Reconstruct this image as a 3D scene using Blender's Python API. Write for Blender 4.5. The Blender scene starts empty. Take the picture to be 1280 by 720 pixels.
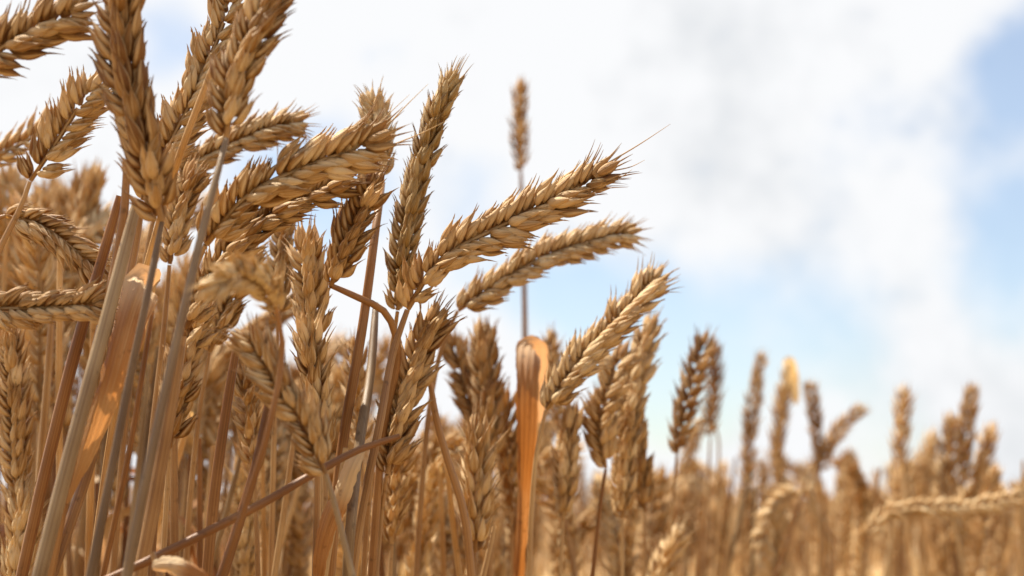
import bpy, math, random
import numpy as np
from mathutils import Vector

SC = bpy.context.scene
COL = SC.collection
rng = np.random.default_rng(11)
random.seed(5)
R = math.radians

# ------------------------------------------------------------------ camera, sky, sun, exposure
PITCH = 9.0
CAM = np.array([0.0, 0.0, 0.80])
FPX = 50.0 / 36.0 * 1280.0
cp, sp = math.cos(R(PITCH)), math.sin(R(PITCH))
RIGHT, FWD, UP = np.array([1., 0, 0]), np.array([0, cp, sp]), np.array([0, -sp, cp])

cam = bpy.data.cameras.new('camera')
camo = bpy.data.objects.new('camera', cam)
COL.objects.link(camo)
camo.location = CAM
camo.rotation_euler = (R(90 + PITCH), 0, 0)
cam.lens, cam.sensor_width = 50, 36
cam.clip_start, cam.clip_end = 0.02, 2000
cam.dof.use_dof = True
cam.dof.focus_distance = 0.43
cam.dof.aperture_fstop = 10.5
cam.dof.aperture_blades = 7
SC.camera = camo

SUN_EL, SUN_AZ = 62.0, -60.0          # azimuth from +Y (view direction) towards +X
SUN_DIR = np.array([math.sin(R(SUN_AZ)) * math.cos(R(SUN_EL)), math.cos(R(SUN_AZ)) * math.cos(R(SUN_EL)), math.sin(R(SUN_EL))])
sun = bpy.data.lights.new('sun', 'SUN')
sun.energy, sun.angle, sun.color = 5.0, R(0.5), (1.0, 0.91, 0.76)
suno = bpy.data.objects.new('sun', sun)
COL.objects.link(suno)
suno.rotation_euler = Vector(-SUN_DIR).to_track_quat('-Z', 'Y').to_euler()

SC.view_settings.view_transform = 'Standard'
SC.view_settings.look = 'None'
SC.view_settings.gamma = 1
SC.view_settings.use_curve_mapping = False
SC.view_settings.exposure = 1.1

SC.render.engine = 'CYCLES'
cy = SC.cycles
cy.use_denoising = True
cy.max_bounces, cy.diffuse_bounces, cy.glossy_bounces, cy.transmission_bounces = 7, 4, 2, 4
cy.sample_clamp_indirect = 6
cy.caustics_reflective = cy.caustics_refractive = False


def P(x, y, d):
    return CAM + d * (FWD + (x - 640.) / FPX * RIGHT + (360. - y) / FPX * UP)


def pdir(x, y):
    v = FWD + (x - 640.) / FPX * RIGHT + (360. - y) / FPX * UP
    return v / np.linalg.norm(v)


class NT:
    """small helper for node trees"""
    def __init__(s, tree):
        s.t = tree
        tree.nodes.clear()

    def n(s, typ, **kw):
        nd = s.t.nodes.new(typ)
        for k, v in kw.items():
            if k.startswith('i_'):
                nd.inputs[k[2:].replace('_', ' ')].default_value = v
            else:
                setattr(nd, k, v)
        return nd

    def l(s, a, b):
        s.t.links.new(a, b)

    def math(s, op, a, b=None, c=None, clamp=False):
        nd = s.n('ShaderNodeMath', operation=op)
        nd.use_clamp = clamp
        for i, v in enumerate((a, b, c)):
            if v is None:
                continue
            if isinstance(v, (int, float)):
                nd.inputs[i].default_value = v
            else:
                s.l(v, nd.inputs[i])
        return nd.outputs[0]

    def mix(s, f, a, b, mode='MIX'):
        nd = s.n('ShaderNodeMix', data_type='RGBA', blend_type=mode)
        for sock, v in ((nd.inputs[0], f), (nd.inputs[6], a), (nd.inputs[7], b)):
            if isinstance(v, (int, float)):
                sock.default_value = v
            elif isinstance(v, (tuple, list)):
                sock.default_value = (*v, 1)
            else:
                s.l(v, sock)
        return nd.outputs[2]

    def ss(s, v, a, b):
        nd = s.n('ShaderNodeMapRange', interpolation_type='SMOOTHSTEP')
        s.l(v, nd.inputs[0])
        nd.inputs[1].default_value, nd.inputs[2].default_value = a, b
        return nd.outputs[0]


def make_world():
    w = bpy.data.worlds.new('World')
    SC.world = w
    w.use_nodes = True
    T = NT(w.node_tree)
    sky = T.n('ShaderNodeTexSky', sky_type='NISHITA', sun_disc=False, sun_elevation=R(SUN_EL), sun_rotation=R(SUN_AZ),
              air_density=1.0, dust_density=0.8, ozone_density=1.0)
    tc = T.n('ShaderNodeTexCoord').outputs['Generated']
    warp = T.n('ShaderNodeTexNoise', i_Scale=5.0, i_Detail=4.0)
    T.l(tc, warp.inputs['Vector'])
    sub = T.n('ShaderNodeVectorMath', operation='SUBTRACT')
    T.l(warp.outputs['Color'], sub.inputs[0])
    sub.inputs[1].default_value = (.5, .5, .5)
    sc = T.n('ShaderNodeVectorMath', operation='SCALE', i_Scale=0.10)
    T.l(sub.outputs[0], sc.inputs[0])
    add = T.n('ShaderNodeVectorMath', operation='ADD')
    T.l(tc, add.inputs[0])
    T.l(sc.outputs[0], add.inputs[1])
    nrm = T.n('ShaderNodeVectorMath', operation='NORMALIZE')
    T.l(add.outputs[0], nrm.inputs[0])
    dirn = nrm.outputs[0]

    def spots(lst):
        acc = None
        for x, y, r, wgt in lst:
            dt = T.n('ShaderNodeVectorMath', operation='DISTANCE')
            T.l(dirn, dt.inputs[0])
            dt.inputs[1].default_value = pdir(x, y)
            g = T.n('ShaderNodeMapRange', interpolation_type='SMOOTHSTEP')
            T.l(dt.outputs['Value'], g.inputs[0])
            g.inputs[1].default_value, g.inputs[2].default_value = r / FPX, 0.0
            g.inputs[3].default_value, g.inputs[4].default_value = 0.0, wgt
            acc = g.outputs[0] if acc is None else T.math('ADD', acc, g.outputs[0])
        return acc

    blue = spots([(205, 60, 120, .65), (590, 215, 90, .4), (850, 425, 170, 1.15), (1300, 110, 130, 1.35), (1262, 310, 150, 1.0),
                  (400, 240, 170, 1.0), (720, 385, 130, .85), (1010, 400, 170, .6), (80, 330, 150, .8), (600, 330, 110, .6),
                  (830, 500, 100, .5), (1110, 600, 160, .5), (1060, 200, 110, .3), (1180, 190, 120, .25), (480, 60, 90, .3)])
    grey = spots([(860, 60, 230, .30), (930, 250, 190, .20), (700, 120, 130, .1), (1130, 330, 200, .2), (1240, 560, 190, .28), (20, 110, 140, .1)])
    n1 = T.n('ShaderNodeTexNoise', i_Scale=7.0, i_Detail=7.0, i_Roughness=.55)
    T.l(tc, n1.inputs['Vector'])
    n2 = T.n('ShaderNodeTexNoise', i_Scale=2.2, i_Detail=6.0, i_Roughness=.55)
    T.l(tc, n2.inputs['Vector'])
    m = T.math('ADD', blue, T.math('MULTIPLY', T.math('SUBTRACT', n1.outputs[0], .5), .9))
    # open sky: gaps seen here, and unseen coarse-noise gaps added to cut fill light
    z = T.n('ShaderNodeSeparateXYZ')
    T.l(tc, z.inputs[0])
    high = T.ss(z.outputs[2], .40, .62)
    away = T.ss(z.outputs[1], .78, .45)
    high = T.math('MAXIMUM', high, away)
    gap = T.math('MULTIPLY', high, T.math('MULTIPLY', T.ss(n2.outputs[0], .40, .58), .85))
    n3 = T.n('ShaderNodeTexNoise', i_Scale=16.0, i_Detail=6.0, i_Roughness=.6)
    T.l(tc, n3.inputs['Vector'])
    m = T.math('ADD', m, T.math('MULTIPLY', T.math('SUBTRACT', n3.outputs[0], .5), 1.1))
    openf = T.math('MAXIMUM', T.math('MULTIPLY', T.ss(m, .10, .95), .78), gap)
    gm = T.math('ADD', grey, T.math('ADD', T.math('MULTIPLY', T.math('SUBTRACT', n1.outputs[0], .5), 1.4), T.math('MULTIPLY', T.math('SUBTRACT', n3.outputs[0], .5), 1.6)))
    cloud = T.mix(T.ss(gm, .0, .75), CLOUD_WHITE, CLOUD_GREY)
    cover = T.math('SUBTRACT', 1.0, openf)
    skyc = T.mix(1.0, sky.outputs[0], (.80, .80, .79), 'MULTIPLY')
    col = T.mix(cover, skyc, cloud)
    bg = T.n('ShaderNodeBackground', i_Strength=0.10)
    T.l(col, bg.inputs[0])
    out = T.n('ShaderNodeOutputWorld')
    T.l(bg.outputs[0], out.inputs[0])


CLOUD_WHITE, CLOUD_GREY = (4.5, 4.54, 4.62), (3.65, 3.75, 3.88)
make_world()


# ------------------------------------------------------------------ materials
def straw_material(name, dark, mid, light, trans_col, trans=.22, streak=26., rough=.44, green=0.0, bump=.6, margin=0., crest=0.):
    """dry straw: fine veins along each husk, blade or stem; thin enough to let light through.
    hv attribute: x across, y along, z a random number per husk"""
    m = bpy.data.materials.new(name)
    m.use_nodes = True
    T = NT(m.node_tree)
    at = T.n('ShaderNodeAttribute', attribute_name='hv')
    sep = T.n('ShaderNodeSeparateXYZ')
    T.l(at.outputs['Vector'], sep.inputs[0])
    x, y, r = sep.outputs
    comb = T.n('ShaderNodeCombineXYZ')
    T.l(T.math('MULTIPLY', x, streak), comb.inputs[0])
    T.l(T.math('MULTIPLY', y, 1.6), comb.inputs[1])
    T.l(T.math('MULTIPLY', r, 91.), comb.inputs[2])
    st = T.n('ShaderNodeTexNoise', i_Scale=1.0, i_Detail=3.0, i_Roughness=.6)
    T.l(comb.outputs[0], st.inputs['Vector'])
    tc = T.n('ShaderNodeTexCoord')
    blot = T.n('ShaderNodeTexNoise', i_Scale=260.0, i_Detail=3.0)
    T.l(tc.outputs['Object'], blot.inputs['Vector'])
    big = T.n('ShaderNodeTexNoise', i_Scale=38.0, i_Detail=2.0)
    T.l(tc.outputs['Object'], big.inputs['Vector'])
    oi = T.n('ShaderNodeObjectInfo')
    f = T.math('ADD', T.math('MULTIPLY', T.math('SUBTRACT', st.outputs[0], .12), 1.0), T.math('MULTIPLY', r, .42))
    f = T.math('ADD', f, T.math('MULTIPLY', T.math('SUBTRACT', big.outputs[0], .5), .7))
    f = T.math('ADD', f, T.math('MULTIPLY', T.math('SUBTRACT', oi.outputs['Random'], .5), .22))
    ramp = T.n('ShaderNodeValToRGB')
    cr = ramp.color_ramp
    cr.elements[0].position, cr.elements[0].color = .28, (*dark, 1)
    cr.elements[1].position, cr.elements[1].color = .84, (*light, 1)
    e = cr.elements.new(.55)
    e.color = (*mid, 1)
    T.l(f, ramp.inputs[0])
    col = ramp.outputs[0]
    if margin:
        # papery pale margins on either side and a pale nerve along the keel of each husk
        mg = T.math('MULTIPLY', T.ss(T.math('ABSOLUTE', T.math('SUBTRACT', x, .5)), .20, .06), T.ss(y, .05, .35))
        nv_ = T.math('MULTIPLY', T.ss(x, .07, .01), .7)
        col = T.mix(T.math('MULTIPLY', T.math('MAXIMUM', mg, nv_), margin), col, light)  # pale margins strengthened to put whiter rim highlights into the colour
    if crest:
        # sunlit cream painted in where the blade folds over, browner towards its tip
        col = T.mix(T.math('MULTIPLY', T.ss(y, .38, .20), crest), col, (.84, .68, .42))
    # weathered specks, brown beaks
    col = T.mix(T.math('MULTIPLY', T.ss(blot.outputs[0], .62, .76), .55), col, tuple(c * .35 for c in dark))
    col = T.mix(T.math('MULTIPLY', T.ss(y, .88, 1.08), .32), col, tuple(c * .55 for c in dark))
    if green:
        col = T.mix(T.math('MULTIPLY', T.ss(big.outputs[0], .42, .6), green), col, (.24, .19, .055))
    bp = T.n('ShaderNodeBump', i_Strength=bump, i_Distance=.0006)
    T.l(T.math('ADD', st.outputs[0], T.math('MULTIPLY', blot.outputs[0], .4)), bp.inputs['Height'])
    pr = T.n('ShaderNodeBsdfPrincipled', i_Roughness=rough)
    pr.inputs['Specular IOR Level'].default_value = .42
    T.l(col, pr.inputs['Base Color'])
    T.l(bp.outputs[0], pr.inputs['Normal'])
    tr = T.n('ShaderNodeBsdfTranslucent')
    T.l(T.mix(.6, col, trans_col), tr.inputs[0])
    T.l(bp.outputs[0], tr.inputs['Normal'])
    mx = T.n('ShaderNodeMixShader')
    mx.inputs[0].default_value = trans
    T.l(pr.outputs[0], mx.inputs[1])
    T.l(tr.outputs[0], mx.inputs[2])
    out = T.n('ShaderNodeOutputMaterial')
    T.l(mx.outputs[0], out.inputs[0])
    return m


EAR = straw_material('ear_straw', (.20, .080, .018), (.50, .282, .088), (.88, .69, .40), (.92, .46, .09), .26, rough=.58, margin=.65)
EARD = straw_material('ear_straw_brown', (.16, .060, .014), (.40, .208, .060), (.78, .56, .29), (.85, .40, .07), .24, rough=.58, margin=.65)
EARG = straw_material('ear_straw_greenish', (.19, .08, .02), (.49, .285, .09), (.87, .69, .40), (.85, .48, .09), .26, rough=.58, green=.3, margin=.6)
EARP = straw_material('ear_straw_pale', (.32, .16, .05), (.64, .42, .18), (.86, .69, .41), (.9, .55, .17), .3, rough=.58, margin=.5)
STEM = straw_material('stem_straw', (.18, .078, .026), (.39, .215, .088), (.60, .41, .20), (.5, .25, .08), .10, streak=30., rough=.38, bump=.3)
STEMR = straw_material('stem_straw_reddish', (.11, .038, .010), (.235, .098, .029), (.42, .22, .08), (.5, .2, .05), .10, streak=30., rough=.38, bump=.3)
STEMG = straw_material('stem_straw_greyish', (.11, .058, .024), (.22, .135, .064), (.44, .32, .18), (.4, .28, .12), .08, streak=30., rough=.4, bump=.3)
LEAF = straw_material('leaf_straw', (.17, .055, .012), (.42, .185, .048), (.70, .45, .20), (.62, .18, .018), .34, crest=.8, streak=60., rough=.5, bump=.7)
LEAFG = straw_material('weed_green', (.05, .09, .02), (.10, .15, .03), (.20, .24, .06), (.25, .35, .05), .4, streak=20., rough=.5)


# ------------------------------------------------------------------ mesh making
class Buf:
    def __init__(s):
        s.V, s.F, s.H, s.n = [], [], [], 0

    def grid(s, V, H, closed):
        """V (rings, around, 3)"""
        nr, na = V.shape[:2]
        i = np.arange(nr * na).reshape(nr, na) + s.n
        if closed:
            j = np.roll(i, -1, 1)
            q = np.stack([i[:-1], j[:-1], j[1:], i[1:]], -1).reshape(-1, 4)
        else:
            q = np.stack([i[:-1, :-1], i[:-1, 1:], i[1:, 1:], i[1:, :-1]], -1).reshape(-1, 4)
        s.V.append(V.reshape(-1, 3))
        s.H.append(H.reshape(-1, 3))
        s.F.append(q)
        s.n += nr * na

    def arrays(s):
        return np.concatenate(s.V), np.concatenate(s.F), np.concatenate(s.H)


def mesh_from(name, V, F, H, mat):
    me = bpy.data.meshes.new(name)
    me.vertices.add(len(V))
    me.vertices.foreach_set('co', np.asarray(V, np.float32).ravel())
    me.loops.add(F.size)
    me.loops.foreach_set('vertex_index', F.astype(np.int32).ravel())
    me.polygons.add(len(F))
    me.polygons.foreach_set('loop_start', np.arange(0, F.size, 4, dtype=np.int32))
    me.update(calc_edges=True)
    a = me.attributes.new('hv', 'FLOAT_VECTOR', 'POINT')
    a.data.foreach_set('vector', np.asarray(H, np.float32).ravel())
    me.polygons.foreach_set('use_smooth', np.ones(len(F), bool))
    me.materials.append(mat)
    me.validate()
    return me


def obj(name, buf, mat, parent, origin, porigin):
    V, F, H = buf.arrays()
    o = bpy.data.objects.new(name, mesh_from(name, V - origin, F, H, mat))
    COL.objects.link(o)
    o.location = np.asarray(origin) - np.asarray(porigin)
    if parent is not None:
        o.parent = parent
    return o


def unit(v):
    v = np.asarray(v, float)
    return v / (np.linalg.norm(v, axis=-1, keepdims=True) + 1e-12)


def spline(pts, n):
    """Catmull-Rom through pts, n samples evenly spaced by length"""
    p = np.asarray(pts, float)
    if len(p) == 2:
        q = np.linspace(p[0], p[1], 40)
    else:
        h = np.linalg.norm(np.diff(p, axis=0), axis=1)[:, None]
        dl = np.diff(p, axis=0) / h
        m = np.vstack([dl[:1], (dl[:-1] * h[1:] + dl[1:] * h[:-1]) / (h[1:] + h[:-1]), dl[-1:]])
        q = []
        for i in range(len(p) - 1):
            t = np.linspace(0, 1, 24, endpoint=(i == len(p) - 2))[:, None]
            q.append((2 * t**3 - 3 * t**2 + 1) * p[i] + (t**3 - 2 * t**2 + t) * h[i] * m[i] + (3 * t**2 - 2 * t**3) * p[i + 1] + (t**3 - t**2) * h[i] * m[i + 1])
        q = np.vstack(q)
    s = np.r_[0, np.cumsum(np.linalg.norm(np.diff(q, axis=0), axis=1))]
    u = np.linspace(0, s[-1], n)
    return np.stack([np.interp(u, s, q[:, k]) for k in range(3)], 1), s[-1]


def tangents(c):
    return unit(np.gradient(c, axis=0))


def tube(buf, c, rad, na, rnd, y0=0., y1=.8):
    n = len(c)
    T = tangents(c)
    ref = np.array([0.31, -0.9, 0.28])
    A = unit(np.cross(T, ref))
    B = np.cross(T, A)
    th = np.linspace(0, 2 * np.pi, na, endpoint=False)
    rad = np.broadcast_to(np.asarray(rad, float), (n,))
    V = c[:, None, :] + rad[:, None, None] * (np.cos(th)[None, :, None] * A[:, None, :] + np.sin(th)[None, :, None] * B[:, None, :])
    H = np.zeros((n, na, 3))
    H[..., 0] = np.abs(np.linspace(-1, 1, na, endpoint=False))[None]
    H[..., 1] = np.linspace(y0, y1, n)[:, None]
    H[..., 2] = rnd
    buf.grid(V, H, True)


LOD = {'hi': (10, 10), 'mid': (7, 7), 'low': (4, 5)}
HP_T = np.array([0, .06, .15, .28, .42, .56, .70, .82, .92, 1.0])
HP_W = np.array([.34, .60, .82, .97, 1.0, .90, .68, .42, .21, .08])


def husk(buf, p, a, o, L, W, rnd, awn=0., lod='hi', bend=.10, awn_dir=None):
    """one glume or lemma: a keeled boat shape from p along a, convex towards o, ending in a beak or awn"""
    nr, na = LOD[lod]
    a = unit(a)
    o = unit(o - a * np.dot(o, a))
    s = np.cross(a, o)
    t = np.linspace(0, 1, nr)
    w = np.interp(t, HP_T, HP_W) * W * .5
    th = np.linspace(0, 2 * np.pi, na, endpoint=False) - np.pi / 2     # seam on the inner side
    cx, cy = np.cos(th), np.sin(th)
    cy = np.where(cy > 0, cy * .95 + .30 * np.maximum(cy, 0)**5, cy * .62)
    belly = L * bend * 4 * t * (1 - t)
    hook = L * (.11 * np.maximum(0, t - .55)**2 * 4 if awn > .001 else -.03 * t**3)
    V = (p + (t * L)[:, None, None] * a + (w[:, None] * cx[None])[..., None] * s
         + (w[:, None] * .86 * cy[None] + (belly + hook)[:, None])[..., None] * o)
    H = np.zeros((nr, na, 3))
    H[..., 0] = np.abs(np.linspace(-1, 1, na, endpoint=False))[None]
    H[..., 1] = t[:, None]
    H[..., 2] = rnd
    buf.grid(V, H, True)
    if awn > 0:
        tip = p + a * L * .985 + o * L * (.11 * .435**2 * 4 + bend * .06)
        d = unit(a + (awn_dir if awn_dir is not None else .12 * o))
        k = 5 if lod != 'low' else 3
        u = np.linspace(0, 1, k)
        c = tip + u[:, None] * awn * unit(a * .6 + d * .4) + (u**2)[:, None] * awn * .22 * (d - a + .25 * o)
        r0 = min(.00040, W * .09)
        tube(buf, c, r0 * (1 - u * .85), 4, rnd, .95, 1.15)


def make_ear(pts, width, roll, awn=.0021, tip_awn=.004, lod='hi', seed=0, spread=1.0, split=True, view=None, twist=0., pitch=1.):
    """pts: world points base -> tip. returns (rachis Buf, [(origin, Buf) per spikelet])"""
    g = np.random.default_rng(seed)
    K = width / .0164
    c, Ltot = spline(pts, 60)
    T = tangents(c)
    pitch = .0039 * K * pitch
    n = max(7, int(round((Ltot - .009 * K) / pitch)))
    rach = Buf()
    tube(rach, c[:int(60 * max(.5, 1 - .012 / Ltot))], .0010 * K, 6, .3)
    out = []
    whole = Buf()
    ce = g.uniform(.25, .75)
    ss = (np.arange(n) + .15) / n * max(.5, 1 - .0105 * K / Ltot)
    for i in range(n + 1):
        term = i == n
        u = ss[-1] + .3 / n if term else ss[i]
        k = min(58, int(u * 59))
        f = u * 59 - k
        ctr = c[k] * (1 - f) + c[k + 1] * f
        t = T[k]
        vw = unit(ctr - CAM) if view is None else view
        n0 = unit(np.cross(vw, t))
        b0 = np.cross(n0, t)
        if np.dot(b0, vw) > 0:
            b0 = -b0
        ang = roll + twist * u + g.normal(0, .09)
        rk = math.cos(ang) * n0 + math.sin(ang) * b0
        fan = np.cross(t, rk)
        side = 1 if i % 2 else -1
        size = K * np.interp(u, [0, .10, .28, .75, 1.0], [.80, .95, 1.0, .97, .76]) * g.normal(1, .05)
        al = R(g.normal(25.5, 5.5)) * spread
        if term:
            D, O = t, fan
            fan = rk
            base = ctr
        else:
            D = unit(t * math.cos(al) + side * rk * math.sin(al) + fan * g.normal(0, .06))
            O = unit(side * rk * math.cos(al) - t * math.sin(al))
            base = ctr + side * rk * .0008 * K
        b = Buf() if split else whole
        A = awn * g.uniform(.5, 1.5) + tip_awn * max(0, (u - .55) / .45)**1.5 * g.uniform(.3, 1.3)
        r0 = float(np.clip(ce + g.normal(0, .16), 0, 1))
        if g.random() < .07:
            size *= g.uniform(.72, .85)

        def hk(fs, ang_f, up, outw, L, W, aw):
            d = unit(D * math.cos(ang_f) + fan * math.sin(ang_f) * fs + fan * g.normal(0, .05) + O * g.normal(0, .05))
            oo = unit(O * .85 + fan * fs * (.75 if ang_f > .02 else 0))
            husk(b, base + D * up * size + fan * fs * .0012 * size + O * outw * size, d, oo, L * size * g.normal(1, .07), W * size * g.normal(1, .07),
                 float(np.clip(r0 + g.normal(0, .2), 0, 1)), aw, lod, bend=.07 if fs else .03, awn_dir=.10 * O + .15 * fs * fan)
        if lod == 'low':
            hk(1, .26, .000, .0004, .0105, .0052, 0)
            hk(-1, .26, .000, .0004, .0105, .0052, A if A > .003 else 0)
        else:
            # florets first, glumes outside them
            hk(0, 0., .0030, -.0012, .0104, .0038, A * .8)
            for fs in (1, -1):
                hk(fs, .17, .0016, .0006, .0116, .0037, A)
                hk(fs, .36, .0000, .0000, .0094, .0037, A * .5)
            if lod == 'hi':
                hk(g.choice([-1, 1]), .08, .0018, .0018, .0114, .0038, A * .7)
                hk(1, .28, .0030, -.0014, .0104, .0036, A * .9)
                hk(-1, .28, .0028, -.0014, .0104, .0036, A * .9)
                hk(0, 0., .0046, -.0026, .0100, .0036, A * .7)
        if split:
            out.append((base, b))
    if not split:
        V, F, H = whole.arrays()
        rach.V.append(V)
        rach.F.append(F + rach.n)
        rach.H.append(H)
        rach.n += len(V)
    return rach, out


def leaf_buf(pts, width, seed, curl=.5, na=17, n=80, side=None, prof=None, twist=0.):
    """a dry blade: ribbed along its length, edges rolled and frayed"""
    g = np.random.default_rng(seed)
    c, L = spline(pts, n)
    T = tangents(c)
    vw = unit(c - CAM)
    A = unit(np.cross(vw, T)) if side is None else unit(np.cross(np.cross(T, side), T))
    for i in range(1, n):                       # keep the blade from flipping over at a fold
        if np.dot(A[i], A[i - 1]) < 0:
            A[i] = -A[i]
    B = np.cross(T, A)
    u = np.linspace(0, 1, n)
    if prof is None:
        prof = ([0, .1, .5, .85, 1], [.45, .8, 1, .6, .04])
    w = np.interp(u, *prof) * width * .5
    tw = twist * u + .25 * np.sin(u * 5 + g.uniform(0, 6))
    ac = np.cos(tw)[:, None] * A + np.sin(tw)[:, None] * B
    bc = -np.sin(tw)[:, None] * A + np.cos(tw)[:, None] * B
    x = np.linspace(-1, 1, na)
    rag = np.ones((n, na))
    for col, k in ((0, 1.), (1, .5), (na - 1, 1.), (na - 2, .5)):
        e = np.convolve(g.normal(0, 1, n + 4), np.ones(3) / 3, 'same')[2:-2]
        rag[:, col] = 1 + .13 * k * np.minimum(e, .3)
    if na < 10:
        rag[:] = 1
    roll = 1 + .5 * np.sin(u * 6 + g.uniform(0, 6))
    ph = g.uniform(0, 6, 3)
    rip = (.055 * np.sin(x[None] * 13 + ph[0] + .8 * np.sin(u * 7)[:, None]) + .08 * np.sin(x[None] * 4 + u[:, None] * 11 + ph[1])
           + .05 * np.sin(u[:, None] * 27 + x[None] * 2 + ph[2]))
    if na < 10:
        rip = rip * 0 + .1 * np.sin(u * 9)[:, None] * x[None]
    V = (c[:, None] + (w[:, None] * x[None] * rag)[..., None] * ac[:, None]
         + (w[:, None] * (curl * roll[:, None] * (x[None]**2) + rip))[..., None] * bc[:, None])
    H = np.zeros((n, na, 3))
    H[..., 0] = x[None] * .5 + .5
    H[..., 1] = u[:, None] * .8
    H[..., 2] = g.uniform(0, 1)
    b = Buf()
    b.grid(V, H, False)
    return b


def stem_curve(pts, lean=.35):
    """run the seen part of a stem on down to the ground"""
    p = [np.asarray(q, float) for q in pts]
    d = unit(p[-1] - p[-2])
    h = p[-1][2]
    hor = d[:2] / max(.35, -d[2]) * h * lean
    q1 = p[-1] + np.array([hor[0] * .55, hor[1] * .55, -h * .45])
    root = np.array([p[-1][0] + hor[0] * .8, p[-1][1] + hor[1] * .8 + .02, 0.])
    return p + [q1, root], root


def stem_buf(pts, r_top, r_low, seed, na=10, n=180):
    g = np.random.default_rng(seed)
    c, L = spline(pts, n)
    s = np.linspace(0, L, n)
    rad = np.interp(s, [0, .012, .05, .22, L], [r_top * .75, r_top, r_top * 1.2, r_low, r_low * 1.1])
    node = g.uniform(.42, .5)
    rad = rad * (1 + .25 * np.exp(-((s - node) / max(.006, L / n * 1.5))**2))
    c = c + .0006 * np.sin(s[:, None] * 17 + g.uniform(0, 6, 3)) * np.clip(s[:, None] / .05, 0, 1)
    b = Buf()
    tube(b, c, rad, na, g.uniform(.2, .8), 0, .7)
    return b


def empty(name, loc, label, cat, group=None):
    o = bpy.data.objects.new(name, None)
    COL.objects.link(o)
    o.location = loc
    o.empty_display_size = .05
    o['label'], o['category'] = label, cat
    if group:
        o['group'] = group
    return o


SEED = [100]


def plant(label, ear, w, stem, roll=0.2, awn=.0021, tip=.004, mat=EAR, smat=STEM, lod='hi', split=False, sr=.0015, spread=1.0,
          leaf=None, name='wheat_plant', pitch=1., twist=0., awns=()):
    """ear: [(x, y, depth)] from its base to its tip as sighted; w: its sighted width; stem: the same, from the ear's base down"""
    SEED[0] += 1
    sd = SEED[0]
    ep = [P(*q) for q in ear]
    dm = np.mean([q[2] for q in ear])
    width = .83 * w / FPX * dm
    sp_, root = stem_curve([ep[0] + (ep[0] - ep[1]) * .02] + [P(*q) for q in stem])
    t = empty(name, root, label, 'wheat plant', 'ripe wheat plants')
    obj('stem', stem_buf(sp_, sr * .55, sr, sd), smat, t, root, root)
    rach, spk = make_ear(ep, width, roll, awn, tip, lod, sd, spread, split, twist=twist, pitch=pitch)
    e = obj('ear', rach, mat, t, ep[0], root)
    for o_, b in spk:
        obj('spikelet', b, mat, e, o_, ep[0])
    for aw in awns:
        b = Buf()
        c, L = spline([P(*q) for q in aw], 14)
        tube(b, c, np.linspace(.00028, .00005, 14), 4, .6, .4, .6)
        obj('awn', b, EARP, e, c[0], ep[0])
    for lf in leaf or ():
        pts = [P(*q) for q in lf['pts']]
        b = leaf_buf(pts, lf['w'] / FPX * np.mean([q[2] for q in lf['pts']]), sd + 7, lf.get('curl', .5), prof=lf.get('prof'), twist=lf.get('twist', 0.))
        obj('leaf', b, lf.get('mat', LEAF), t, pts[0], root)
    return t


# ------------------------------------------------------------------ ground
def ground():
    m = bpy.data.materials.new('soil')
    m.use_nodes = True
    T = NT(m.node_tree)
    tc = T.n('ShaderNodeTexCoord')
    n1 = T.n('ShaderNodeTexNoise', i_Scale=9.0, i_Detail=8.0)
    n2 = T.n('ShaderNodeTexNoise', i_Scale=.4, i_Detail=4.0)
    T.l(tc.outputs['Object'], n1.inputs['Vector'])
    T.l(tc.outputs['Object'], n2.inputs['Vector'])
    col = T.mix(n1.outputs[0], (.12, .07, .035), (.34, .23, .11))
    col = T.mix(T.math('MULTIPLY', n2.outputs[0], .5), col, (.38, .26, .12))
    pr = T.n('ShaderNodeBsdfPrincipled', i_Roughness=.95)
    T.l(col, pr.inputs['Base Color'])
    bp = T.n('ShaderNodeBump', i_Strength=.8, i_Distance=.03)
    T.l(n1.outputs[0], bp.inputs['Height'])
    T.l(bp.outputs[0], pr.inputs['Normal'])
    T.l(pr.outputs[0], T.n('ShaderNodeOutputMaterial').inputs[0])
    xs = np.r_[-600, -150, -40, np.linspace(-12, 12, 61), 40, 150, 600]
    V = np.zeros((len(xs), len(xs), 3))
    V[..., 0], V[..., 1] = np.meshgrid(xs, xs, indexing='ij')
    near = (np.abs(V[..., 0]) < 12) & (np.abs(V[..., 1]) < 12)
    V[..., 2] = np.where(near, rng.normal(0, .012, near.shape), 0) - .012
    b = Buf()
    b.grid(V, V * 0, False)
    o = obj('ground', b, m, None, np.zeros(3), np.zeros(3))
    o['kind'] = 'structure'


ground()

# ------------------------------------------------------------------ the plants the photograph shows one by one
# -- in focus, centre and right
plant('sharp ripe wheat ear leaning far right over open sky, long thin awns at its tip',
      [(510, 386, .435), (546, 330, .43), (638, 277, .43), (714, 240, .43), (772, 205, .43)], 68,
      [(494, 430, .435), (474, 530, .43), (452, 640, .43), (438, 740, .43)], mat=EARD, roll=.32, tip=.012, split=True, sr=.0020, spread=1.1, pitch=1.03,
      awns=[[(758, 205, .43), (800, 180, .43), (838, 155, .428)], [(762, 214, .43), (790, 208, .43), (806, 200, .43)],
            [(752, 228, .43), (775, 222, .43), (790, 212, .43)], [(690, 240, .43), (700, 222, .43), (706, 212, .43)]])
plant('tall greenish wheat ear rising behind the base of the right-leaning ear, tip narrow',
      [(497, 388, .455), (506, 300, .455), (528, 200, .455), (553, 130, .455), (573, 84, .455)], 54,
      [(490, 440, .46), (470, 560, .465), (455, 740, .47)], roll=.9, mat=EARG, split=True, twist=.5)
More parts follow.
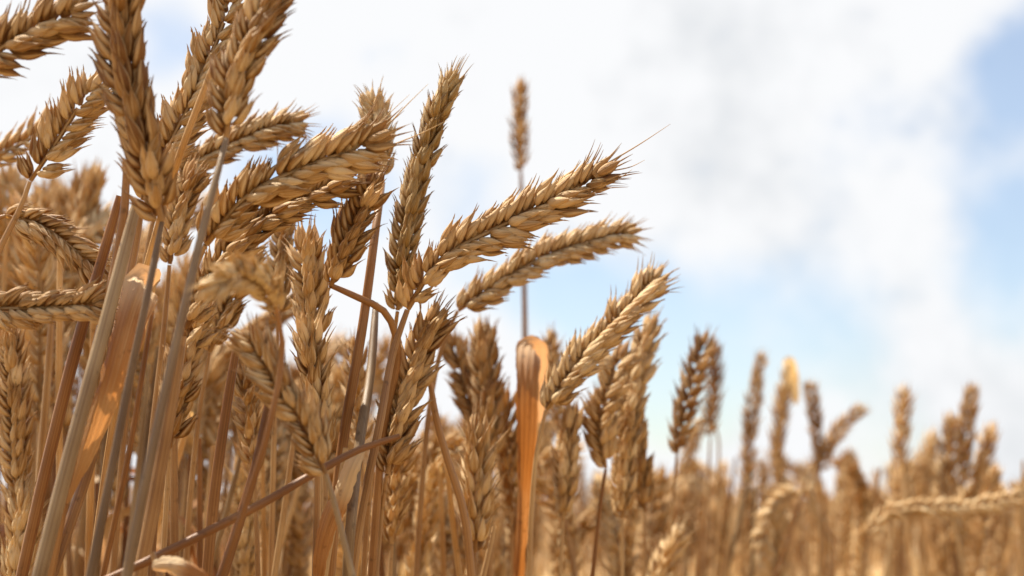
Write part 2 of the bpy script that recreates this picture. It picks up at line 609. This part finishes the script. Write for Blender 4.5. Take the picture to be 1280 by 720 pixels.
plant('small far wheat ear standing alone against white cloud on a thin straight stem',
      [(651, 214, .80), (649, 160, .80), (650, 97, .80)], 33, [(653, 300, .80), (656, 430, .80), (655, 740, .81)],
      roll=.9, split=True, lod='mid', sr=.0022, awn=.001, smat=STEMR)
plant('slightly blurred wheat ear lying nearly level just below the sharp right-leaning ear',
      [(573, 388, .52), (618, 358, .52), (680, 322, .52), (740, 302, .525), (803, 287, .53)], 50,
      [(556, 425, .52), (540, 500, .52), (530, 600, .52), (520, 740, .52)], roll=.35, split=True, spread=1.05)
plant('bushy wheat ear slanting right above the cream-topped orange leaf blade',
      [(683, 512, .50), (722, 456, .50), (772, 400, .50), (808, 362, .505), (829, 334, .51)], 56,
      [(672, 560, .50), (664, 640, .50), (660, 740, .50)], roll=.6, split=True, awn=.003, tip=.006)
plant('upright wheat ear under the slanting bushy ear, its tip hidden behind it',
      [(778, 648, .57), (782, 560, .57), (796, 470, .575), (816, 392, .58)], 50, [(778, 690, .57), (776, 740, .57)], roll=1.0, split=True)
plant('upright wheat ear at the right edge of the middle cluster, beside bare sky',
      [(806, 640, .60), (797, 570, .60), (788, 500, .60), (792, 440, .60)], 50, [(806, 680, .60), (805, 740, .60)], mat=EARD, roll=1.2, split=True, spread=1.15)
plant('wheat ear bending over a dark thin stem in the middle cluster, husks splayed',
      [(757, 585, .56), (752, 530, .56), (763, 480, .56), (785, 430, .565)], 52, [(750, 640, .56), (741, 740, .56)], mat=EARD, roll=.5, split=True, spread=1.25, smat=STEMR)
plant('short upright wheat ear low beside the orange leaf, thin stem below it',
      [(704, 650, .56), (708, 590, .56), (714, 505, .565)], 52, [(702, 690, .56), (700, 740, .56)], roll=1.3, split=True)
plant('wheat ear tip just right of the orange leaf blade, half hidden by it',
      [(700, 540, .66), (693, 480, .66), (688, 410, .66)], 34, [(704, 620, .66), (722, 740, .66)], roll=.8, lod='mid', split=False)
plant('dark wheat ear on a bare stem starting the far row, sky left of it',
      [(846, 568, .66), (856, 515, .66), (870, 462, .66), (886, 412, .66)], 42, [(842, 610, .66), (836, 670, .66), (828, 740, .66)],
      mat=EARD, roll=.5, split=True, lod='mid', sr=.0013)
plant('blurred wheat ear close behind the dark bare-stemmed ear',
      [(888, 545, .88), (892, 480, .88), (893, 415, .88)], 31, [(886, 600, .88), (880, 740, .88)], roll=.9, lod='mid')
plant('pale wheat ear hanging low behind the dark bare-stemmed ear',
      [(885, 520, .95), (868, 545, .95), (860, 595, .95)], 28, [(892, 530, .95), (897, 600, .95), (893, 740, .95)], roll=.7, lod='mid', mat=EARP)
plant('slim blurred wheat ear standing alone with a slight right curve',
      [(934, 590, .98), (938, 530, .98), (945, 480, .98), (955, 437, .98)], 27, [(932, 640, .98), (926, 740, .98)], roll=.4, lod='mid')
plant('blurred wheat ear with a bright cream tip right of the slim lone ear',
      [(972, 600, 1.0), (974, 540, 1.0), (980, 490, 1.0), (988, 452, 1.0)], 29, [(970, 650, 1.0), (968, 740, 1.0)], roll=.7, lod='mid', mat=EARP,
      leaf=[dict(pts=[(994, 505, .99), (990, 460, .985), (985, 452, .975), (981, 490, .97)], w=14, curl=.4, mat=EARP)])
plant('blurred narrow wheat ear leaning slightly left, right of the cream-tipped ear',
      [(1024, 585, 1.05), (1020, 530, 1.05), (1011, 472, 1.05)], 25, [(1030, 640, 1.05), (1030, 740, 1.05)], roll=.3, lod='mid')
plant('blurred wheat ear slanting right at about forty degrees in the far row',
      [(1022, 592, 1.05), (1035, 560, 1.05), (1058, 528, 1.05), (1085, 507, 1.05)], 26, [(1016, 630, 1.05), (1010, 740, 1.05)], roll=.4, lod='mid')
plant('blurred thick upright wheat ear like a post in the far row',
      [(1124, 632, 1.0), (1126, 560, 1.0), (1131, 477, 1.0)], 34, [(1124, 680, 1.0), (1122, 740, 1.0)], roll=.9, lod='mid')
plant('tallest blurred wheat ear of the far clump, narrow tip above the others',
      [(1205, 610, 1.0), (1206, 550, 1.0), (1217, 478, 1.0)], 32, [(1204, 660, 1.0), (1204, 740, 1.0)], mat=EARD, roll=.4, lod='mid')
plant('blurred wheat ear at the left of the far clump beside its tallest ear',
      [(1184, 625, .98), (1185, 570, .98), (1190, 513, .98)], 33, [(1184, 660, .98), (1185, 740, .98)], roll=.8, lod='mid')
plant('blurred wheat ear leaning right at the right of the far clump',
      [(1214, 645, 1.0), (1226, 590, 1.0), (1243, 525, 1.0)], 36, [(1210, 690, 1.0), (1208, 740, 1.0)], roll=1.2, lod='mid')
plant('pale fuzzy wheat ear behind the far clump and the post-like ear',
      [(1150, 640, 1.2), (1155, 590, 1.2), (1168, 535, 1.2)], 32, [(1148, 690, 1.2), (1147, 740, 1.2)], roll=.9, lod='mid', mat=EARP, awn=.004)
plant('blurred wheat ear arching over, lying level to the right photo edge',
      [(1086, 672, .82), (1102, 646, .82), (1140, 636, .82), (1210, 634, .82), (1290, 618, .82)], 31,
      [(1082, 690, .82), (1080, 715, .82), (1080, 745, .82)], roll=.5, lod='mid', mat=EARP, split=True)
plant('blurred wheat ear nodding down, its pale grains like beads, under the slim ear',
      [(1002, 612, .82), (972, 626, .82), (957, 660, .82), (956, 722, .82)], 33, [(1012, 612, .82), (1022, 640, .82), (1024, 745, .82)],
      roll=.4, lod='mid', mat=EARP, split=True)
plant('blurred wheat ear tipped left across the gap in the far row',
      [(1110, 640, 1.15), (1070, 600, 1.15), (1040, 570, 1.15)], 26, [(1116, 680, 1.15), (1118, 740, 1.15)], roll=.4, lod='mid')

# -- in focus, left half
plant('thick near wheat ear standing almost upright in the upper left, top out of frame',
      [(202, 276, .375), (182, 190, .37), (160, 110, .37), (150, 40, .37), (146, -50, .372)], 86,
      [(198, 300, .372), (184, 370, .365), (160, 480, .36), (135, 600, .355), (106, 740, .35)], mat=EARD, roll=1.05, split=True, awn=.0022, smat=STEMG, sr=.0016)
plant('large near wheat ear on a long grey slanting stem, its top cut by the frame',
      [(283, 172, .365), (291, 110, .365), (312, 50, .365), (340, -10, .365), (352, -45, .365)], 74,
      [(276, 198, .36), (248, 300, .35), (215, 440, .34), (190, 560, .335), (156, 740, .33)], roll=.95, split=True, awn=.002, smat=STEMG, sr=.0016)
plant('wheat ear tilted right behind the large long-stemmed ear, hooked husks at its left',
      [(178, 250, .42), (212, 180, .42), (246, 112, .42), (275, 40, .42), (296, -25, .42)], 60,
      [(170, 300, .42), (150, 400, .415), (120, 560, .41), (60, 740, .40)], roll=.45, split=True, spread=1.25, sr=.0022)
plant('blurred wheat ear reaching right behind the large long-stemmed ear, fine awns hanging',
      [(205, 232, .50), (255, 198, .50), (320, 168, .50), (388, 146, .50)], 50, [(190, 280, .50), (170, 400, .50), (140, 740, .50)], roll=.5, split=True,
      awns=[[(345, 158, .5), (347, 190, .5), (346, 215, .5)], [(362, 152, .5), (366, 180, .5), (366, 205, .5)], [(378, 150, .5), (383, 178, .5), (383, 200, .5)]])
plant('fat wheat ear leaning right with sunlit upper husk edges, left of the reddish stem',
      [(258, 305, .405), (310, 245, .40), (385, 208, .40), (440, 188, .40), (494, 165, .40)], 82,
      [(238, 350, .41), (212, 470, .41), (190, 600, .41), (170, 740, .41)], roll=.25, split=True, tip=.012, awn=.002,
      awns=[[(470, 175, .4), (500, 140, .4), (535, 105, .4)], [(440, 190, .4), (478, 150, .4), (512, 118, .4)], [(480, 185, .4), (530, 165, .4), (560, 150, .4)],
            [(420, 195, .4), (445, 165, .4), (468, 140, .4)]])
plant('brown wheat ear lying just under the fat sunlit-edged ear',
      [(232, 410, .425), (275, 330, .42), (335, 272, .42), (400, 240, .42), (450, 215, .42)], 64,
      [(222, 460, .43), (205, 560, .43), (190, 740, .43)], mat=EARD, roll=.8, split=True)
plant('dark wheat ear on a bent orange straw, right of the bleached blurred grains',
      [(414, 356, .425), (432, 310, .42), (452, 265, .42), (473, 205, .42)], 66,
      [(440, 368, .435), (486, 394, .445), (497, 424, .45), (480, 540, .455), (462, 740, .46)], mat=EARD, roll=1.0, split=True, smat=STEMR, sr=.0019, awn=.003)
plant('pale wheat ear top peeking above the fat sunlit-edged ear, on a reddish stem',
      [(478, 228, .47), (474, 180, .475), (466, 108, .48)], 48,
      [(472, 270, .45), (456, 400, .44), (430, 560, .44), (412, 740, .44)], roll=.6, split=True, smat=STEMR, sr=.0022, mat=EARP)
plant('golden wheat ear standing behind the bleached blurred grains',
      [(392, 430, .45), (388, 360, .45), (380, 285, .45)], 62, [(396, 480, .45), (398, 600, .45), (396, 740, .45)], roll=1.0, split=True)
plant('long-husked wheat ear pointing up between the drooped ear and the reddish stem',
      [(404, 570, .43), (396, 500, .43), (388, 440, .43), (376, 392, .43)], 62, [(406, 620, .43), (400, 740, .43)], roll=1.25, split=True, awn=.004, tip=.008)
plant('wheat ear leaning up and left from a broken-over neck, blurred front husks pale',
      [(407, 592, .36), (385, 540, .36), (348, 480, .36), (300, 402, .365)], 64, [(418, 630, .36), (432, 690, .36), (445, 745, .36)], roll=.35, split=True, smat=STEMG)
plant('nearest wheat ear, bleached and blurred, nodding in front of the left cluster',
      [(345, 385, .345), (325, 352, .335), (290, 345, .325), (252, 372, .32)], 58,
      [(352, 430, .35), (338, 520, .35), (308, 620, .355), (268, 745, .36)], roll=.5, split=True, mat=EARP, smat=STEMR, sr=.0013)
plant('braided wheat ear lying level at the left edge, its tip behind grey stems',
      [(-45, 384, .40), (20, 386, .40), (80, 384, .40), (146, 380, .40)], 60,
      [(-70, 392, .40), (-95, 450, .40), (-110, 740, .40)], mat=EARD, roll=.2, split=True, awn=.001, tip=.003, spread=1.05)
plant('dark wheat ear slanting up from the left edge in the top corner',
      [(-48, 92, .385), (0, 62, .38), (55, 32, .38), (125, 2, .38)], 76,
      [(-75, 120, .385), (-110, 250, .385), (-130, 740, .39)], mat=EARD, roll=.5, split=True, awn=.004, tip=.008)
plant('wheat ear curving up right at the left edge, single fat grains at its base',
      [(38, 226, .41), (66, 185, .41), (98, 135, .41), (132, 92, .41)], 58, [(28, 255, .41), (2, 310, .41), (-40, 450, .41), (-90, 740, .41)],
      roll=.3, split=True, spread=1.25)
plant('blurred wheat ear behind the curving ear at the left edge',
      [(-30, 205, .52), (30, 178, .52), (90, 140, .52)], 50, [(-50, 240, .52), (-60, 400, .52), (-70, 740, .52)], roll=.5, lod='mid')
plant('wheat ear nodding to the right above the braided level ear, top husks sunlit',
      [(8, 270, .44), (50, 282, .44), (92, 312, .44), (132, 352, .44)], 54, [(-12, 275, .44), (-30, 320, .44), (-45, 740, .44)], roll=.4, split=True)
plant('tan wheat ear standing under the braided level ear at the left edge',
      [(22, 630, .48), (20, 560, .48), (16, 490, .48), (10, 405, .48)], 56, [(24, 680, .48), (26, 745, .48)], roll=.9, split=True)
plant('pale bristly wheat ear in the bottom left corner',
      [(14, 750, .47), (22, 690, .47), (34, 610, .47)], 62, [(10, 775, .47), (8, 800, .47)], roll=1.2, split=True, mat=EARP, awn=.006)
plant('brown wheat ear in shade behind the long grey slanting stem',
      [(212, 560, .44), (222, 490, .44), (236, 430, .44), (262, 372, .44)], 60, [(208, 620, .44), (200, 745, .44)], roll=.9, split=True)
plant('pale bristly wheat ear low behind two crossing reddish stems',
      [(304, 735, .56), (306, 660, .56), (300, 570, .56)], 50, [(304, 770, .56), (304, 800, .56)], roll=1.1, split=True, mat=EARP, awn=.007)
plant('wheat ear touching the stem of the right-leaning ear, its tip split in two',
      [(484, 592, .455), (498, 520, .455), (520, 450, .455), (552, 378, .455)], 64, [(478, 640, .46), (470, 745, .46)], mat=EARD, roll=.85, split=True, awn=.003, tip=.006)
plant('golden bristly wheat ear facing forward in the lower middle',
      [(594, 690, .50), (596, 620, .50), (596, 520, .505)], 68, [(594, 720, .50), (592, 750, .50)], roll=1.45, split=True, awn=.009, tip=.006, spread=1.2)
plant('slightly blurred upright wheat ear behind the golden bristly ear',
      [(612, 580, .58), (608, 500, .58), (602, 400, .585)], 56, [(614, 640, .58), (612, 745, .58)], roll=1.1, split=True)
plant('wheat ear leaning left with dark lower husks, beside the upright ear behind',
      [(602, 545, .60), (582, 480, .60), (560, 412, .60)], 46, [(608, 620, .60), (610, 745, .60)], mat=EARD, roll=.3, split=True)
plant('shaded wheat ear left of the orange leaf blade',
      [(640, 640, .60), (634, 570, .60), (628, 480, .60)], 50, [(642, 690, .60), (640, 745, .60)], roll=1.1, lod='mid')
plant('shaded wheat ear hidden low between grey and orange stems',
      [(490, 680, .50), (496, 600, .50), (505, 520, .50)], 50, [(488, 710, .50), (486, 745, .50)], roll=1.0, lod='mid')

plant('wheat ear tucked between the thick upright ear and the long grey slanting stem',
      [(212, 330, .46), (222, 270, .46), (246, 205, .46)], 52, [(206, 400, .46), (190, 560, .46), (178, 745, .46)], roll=.8, split=True)
plant('brown wheat ear crossing low behind the two stacked slanting ears',
      [(262, 440, .48), (290, 370, .48), (322, 300, .48)], 54, [(252, 500, .48), (240, 620, .48), (232, 745, .48)], roll=.5, split=True)
plant('upright wheat ear filling the gap left of the dark ear on the bent straw',
      [(348, 400, .50), (350, 340, .50), (358, 262, .50)], 48, [(346, 470, .50), (342, 600, .50), (338, 745, .50)], roll=1.0, split=True)
plant('wheat ear in shade behind the leaning broken-neck ear',
      [(318, 600, .47), (312, 530, .47), (300, 450, .47)], 52, [(320, 650, .47), (322, 745, .47)], roll=.7, lod='mid')
plant('wheat ear half hidden between two reddish stems left of centre',
      [(452, 560, .52), (446, 490, .52), (442, 420, .52)], 46, [(454, 620, .52), (456, 745, .52)], roll=1.1, lod='mid')

# -- stems whose ears are hidden or out of the frame, and single leaves
def stalk(label, pts, w, smat=STEM, leaf=None, name='wheat_stalk', grounded=True, group=None):
    SEED[0] += 1
    q = [P(*p) for p in pts]
    r = w / FPX * np.mean([p[2] for p in pts]) * .5
    if grounded:
        q, root = stem_curve(q)
    else:
        root = q[0]
    t = empty(name, root, label, 'straw', group)
    obj('stem', stem_buf(q, r * .9, r, SEED[0]), smat, t, root, root)
    for lf in leaf or ():
        p2 = [P(*p) for p in lf['pts']]
        b = leaf_buf(p2, lf['w'] / FPX * np.mean([p[2] for p in lf['pts']]), SEED[0], lf.get('curl', .5), prof=lf.get('prof'), twist=lf.get('twist', 0.))
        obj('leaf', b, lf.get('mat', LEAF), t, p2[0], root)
    return t


stalk('bent straw carrying a broad cream leaf that glows orange below, between grey stems',
      [(172, 250, .39), (150, 340, .385), (122, 450, .38), (86, 580, .375), (44, 740, .37)], 17, STEMG,
      leaf=[dict(pts=[(176, 420, .425), (178, 372, .415), (180, 352, .400), (166, 384, .386), (142, 470, .380), (112, 560, .380), (84, 630, .382)], w=46, curl=.55,
                 prof=([0, .15, .25, .6, .85, 1], [.25, .6, 1, .8, .45, .05]))])
stalk('dark thin straw hanging just right of the thick upright ear, close to its stem',
      [(158, 205, .40), (156, 260, .40), (146, 330, .40), (118, 460, .40), (88, 600, .40), (60, 745, .40)], 12, STEMR)
stalk('reddish straw slanting down to the bottom left corner behind the braided ear',
      [(150, 245, .43), (126, 330, .43), (98, 430, .43), (66, 560, .43), (24, 745, .43)], 14, STEMR)
stalk('thin reddish straw dropping straight below the drooped front ear',
      [(296, 430, .42), (284, 510, .42), (272, 600, .42), (258, 745, .42)], 13, STEMR)
stalk('reddish straw crossing in front of the low pale bristly ear',
      [(336, 500, .40), (322, 570, .40), (298, 650, .40), (268, 745, .40)], 13, STEMR)
stalk('pale straight straw piece beside the large long-stemmed ear, sky behind it',
      [(266, 82, .40), (248, 130, .40), (228, 182, .40), (200, 270, .41), (160, 420, .42), (110, 745, .42)], 9, EARP)
stalk('broken straw lying slantwise across the lower left, its torn end pointing right',
      [(500, 545, .395), (450, 562, .393), (404, 586, .388), (330, 630, .382), (250, 672, .378), (150, 720, .375), (60, 760, .375)], 10.5, STEMR, name='broken_straw')
stalk('straw with an upright orange leaf blade whose cream top folds over, middle of the cluster',
      [(668, 470, .62), (660, 560, .61), (652, 640, .60), (646, 745, .60)], 12, STEMR,
      leaf=[dict(pts=[(668, 530, .60), (668, 470, .583), (667, 437, .566), (662, 437, .552), (660, 470, .542), (659, 540, .538), (654, 630, .543), (645, 745, .55)], w=33, curl=.5,
                 prof=([0, .2, .3, .45, .6, .75, 1], [.8, 1.0, 1.0, .95, .75, .5, .4]))])
stalk('dark curled dry straw bending down between the split-tip ear and the golden bristly ear',
      [(537, 472, .47), (544, 520, .47), (558, 575, .47), (575, 630, .47), (590, 745, .47)], 10, STEMR)
stalk('straw with a torn orange leaf beside the neck of the broken-over ear',
      [(432, 560, .42), (424, 620, .42), (410, 700, .42), (404, 745, .42)], 10, STEM,
      leaf=[dict(pts=[(452, 560, .415), (440, 580, .413), (425, 620, .413), (405, 680, .414), (396, 745, .415)], w=26, curl=.6)])
stalk('wide pale leaf straw standing at the bottom between the slanting broken straw and corner',
      [(190, 690, .36), (200, 720, .36), (206, 760, .36)], 10, STEM,
      leaf=[dict(pts=[(190, 708, .352), (218, 708, .35), (248, 722, .35), (285, 755, .35)], w=26, curl=.5)])
stalk('smooth grey straw standing right of the reddish stem, lower middle',
      [(470, 380, .47), (464, 470, .45), (450, 560, .43), (440, 650, .42), (432, 745, .42)], 12, STEMG)
stalk('grey-brown straw slanting beside the long grey stem, near the bottom left',
      [(228, 420, .39), (212, 520, .39), (190, 640, .39), (168, 745, .39)], 16, STEM)

# ------------------------------------------------------------------ repeats: the crop behind
SKY = ([-200, 0, 130, 190, 240, 330, 420, 470, 520, 560, 640, 700, 820, 900, 1000, 1100, 1280, 1500],
       [215, 205, 215, 310, 380, 420, 470, 520, 560, 480, 540, 540, 565, 570, 555, 550, 560, 565])
GROUP = 'wheat plants of the blurred crop behind'
GLABEL = 'out-of-focus ripe wheat plant in the dense crop behind the sharp ears'


def local_plant(seed, lod, parts=True):
    """a plant standing at the origin, 0.9 m tall; returns its buffers"""
    g = np.random.default_rng(seed)
    lean, az = g.uniform(.0, .55), g.uniform(0, 6.28)
    if seed % 6 == 0:
        lean = g.uniform(.8, 1.4)
    hx, hy = math.cos(az), math.sin(az)
    L = g.uniform(.068, .088)
    z0 = .90 - L * max(.15, math.cos(lean * .8))
    e = [np.array([0.02 * hx, .02 * hy, z0])]
    a = lean * .45
    for k in range(4):
        e.append(e[-1] + L / 4 * np.array([math.sin(a) * hx, math.sin(a) * hy, math.cos(a)]))
        a += lean * .28
    s = [e[0], e[0] + np.array([-.008 * hx, -.008 * hy, -.08]), np.array([0.002 * hx, .002 * hy, z0 - .3]), np.array([0, 0, z0 * .4]), np.zeros(3)]
    rach, _ = make_ear(e, g.uniform(.0135, .0165), g.uniform(0, 3), g.choice([.001, .003]), .004, lod, seed, g.uniform(.95, 1.2), False, view=np.array([0, 1., 0]))
    sb = stem_buf(s, .0012, .0017, seed, na=6 if lod == 'mid' else 4, n=40 if lod == 'mid' else 9)
    a2 = az + 2.2
    q = np.array([math.cos(a2), math.sin(a2), 0])
    zb = z0 - g.uniform(.10, .22)
    lp = [np.array([0.003, 0, zb]), np.array([0, 0, zb + .05]) + q * .02, np.array([0, 0, zb + .05]) + q * .06, np.array([0, 0, zb - .03]) + q * .10]
    lb = leaf_buf(lp, .009, seed, .4, na=4, n=14 if lod == 'mid' else 6, side=np.cross(q, [0, 0, 1.]))
    return sb, rach, lb


protos = []
for k in range(12):
    sb, eb, lb = local_plant(300 + k, 'mid')
    t = empty('wheat_plant', (0, 0, 0), GLABEL, 'wheat plant', GROUP)
    z = np.zeros(3)
    obj('stem', sb, [STEM, STEMR, STEM][k % 3], t, z, z)
    obj('ear', eb, [EAR, EARP, EARP, EARP][k % 4], t, z, z)
    if k % 2:
        obj('leaf', lb, LEAF, t, z, z)
    protos.append([t, False])


def place(i, x, y, z_top, rz):
    t, used = protos[i]
    if not used:
        protos[i][1] = True
        r = t
    else:
        r = t.copy()
        COL.objects.link(r)
        for ch in list(t.children):
            c = ch.copy()
            COL.objects.link(c)
            c.parent = r
    s = z_top / .90
    r.location = (x, y, 0)
    r.rotation_euler = (0, 0, rz)
    r.scale = (1, 1, s)
    return r


def at_top(px, d, tip_y):
    q = P(px, tip_y, d)
    return q[0], q[1], q[2]


# individuals: nearest first
N_IND = 262
cnt = 0
# tall ones that fill the far left behind the sharp ears
for px, py, d in [(22, 218, .60), (48, 206, .66), (80, 232, .62), (112, 212, .68), (128, 256, .60), (34, 246, .58), (66, 262, .64), (4, 232, .62), (150, 300, .6), (98, 268, .58), (18, 250, .66), (62, 215, .70), (100, 235, .74), (140, 250, .85), (40, 330, .62), (78, 300, .68), (118, 290, .70), (165, 320, .72), (10, 360, .62),
                  (58, 420, .64), (92, 440, .7), (215, 330, .66), (255, 360, .68), (300, 380, .72), (345, 400, .75), (140, 400, .7), (180, 430, .7), (235, 470, .66),
                  (330, 460, .7), (415, 420, .85), (440, 440, .9), (555, 455, .85), (640, 470, .95), (625, 430, .8), (30, 205, .8), (90, 195, .85), (5, 180, .85)]:
    x, y, zt = at_top(px, d, py)
    place(cnt % 12, x, y, zt, random.uniform(0, 6.28))
    cnt += 1
while cnt < N_IND:
    d = .62 + 1.05 * random.random()**1.1
    px = random.uniform(-60, 1340)
    if px > 820 and d < .95 or px < 820 and d > .95 and random.random() < .45:
        continue
    ys = np.interp(px, *SKY)
    ty = ys + abs(random.gauss(0, 48)) + 2
    x, y, zt = at_top(px, d, ty)
    if not .60 < zt < 1.02:
        continue
    place(cnt % 12, x, y, zt, random.uniform(0, 6.28))
    cnt += 1

# bare straws among them, their ears out of sight
for k in range(78):
    d = random.uniform(.47, .85) if k < 50 else random.uniform(.85, 1.3)
    px = random.uniform(-20, 760) if k < 50 else random.uniform(780, 1300)
    top = np.interp(px, *SKY) + (random.uniform(60, 170) if k < 50 else random.uniform(-5, 60))
    lean_ = random.gauss(-22, 26) if px < 420 else random.gauss(-5, 22)
    stalk('blurred bare straw, its ear out of sight, standing behind the front stems',
          [(px, top, d), (px + lean_ * .45, (top + 740) / 2, d), (px + lean_, 745, d)], random.uniform(6.5, 10.5) * .5 / d, [STEM, STEMR, EARP, STEM, STEMG, EARP][k % 6], group='bare straws behind the front stems')

# the rest of the field, which nobody could count
lows = []
for k in range(8):
    sb, eb, lb = local_plant(700 + k, 'low')
    b = Buf()
    for q in (sb, eb, lb):
        V, F, H = q.arrays()
        b.V.append(V); b.F.append(F + b.n); b.H.append(H); b.n += len(V)
    lows.append(b.arrays())
VV, FF, HH, nv = [], [], [], 0


def scatter(n, d0, d1, zlo, zhi, extra):
    global nv
    for _ in range(n):
        d = math.sqrt(random.uniform(d0 * d0, d1 * d1))
        half = .36 * d * 1.25 + extra
        x = random.uniform(-half, half)
        y = d
        V, F, H = lows[random.randrange(8)]
        a = random.uniform(0, 6.28)
        ca, sa = math.cos(a), math.sin(a)
        z = random.uniform(zlo, zhi)
        W = np.stack([V[:, 0] * ca - V[:, 1] * sa + x, V[:, 0] * sa + V[:, 1] * ca + y, V[:, 2] * z / .9], 1)
        h = H.copy()
        h[:, 2] = np.clip(h[:, 2] + random.uniform(-.3, .3), 0, 1)
        VV.append(W); FF.append(F + nv); HH.append(h)
        nv += len(V)


scatter(1500, 1.65, 4.0, .77, .86, .3)
scatter(900, 4.0, 14.0, .76, .85, .5)
scatter(500, 14.0, 40.0, .80, .90, 1.0)
b = Buf()
b.V, b.F, b.H, b.n = VV, FF, HH, nv
o = obj('wheat_field', b, EARP, None, np.zeros(3), np.zeros(3))
o['kind'] = 'stuff'
o['label'] = 'far ripe wheat field blurred to a golden brown mass'
o['category'] = 'wheat field'
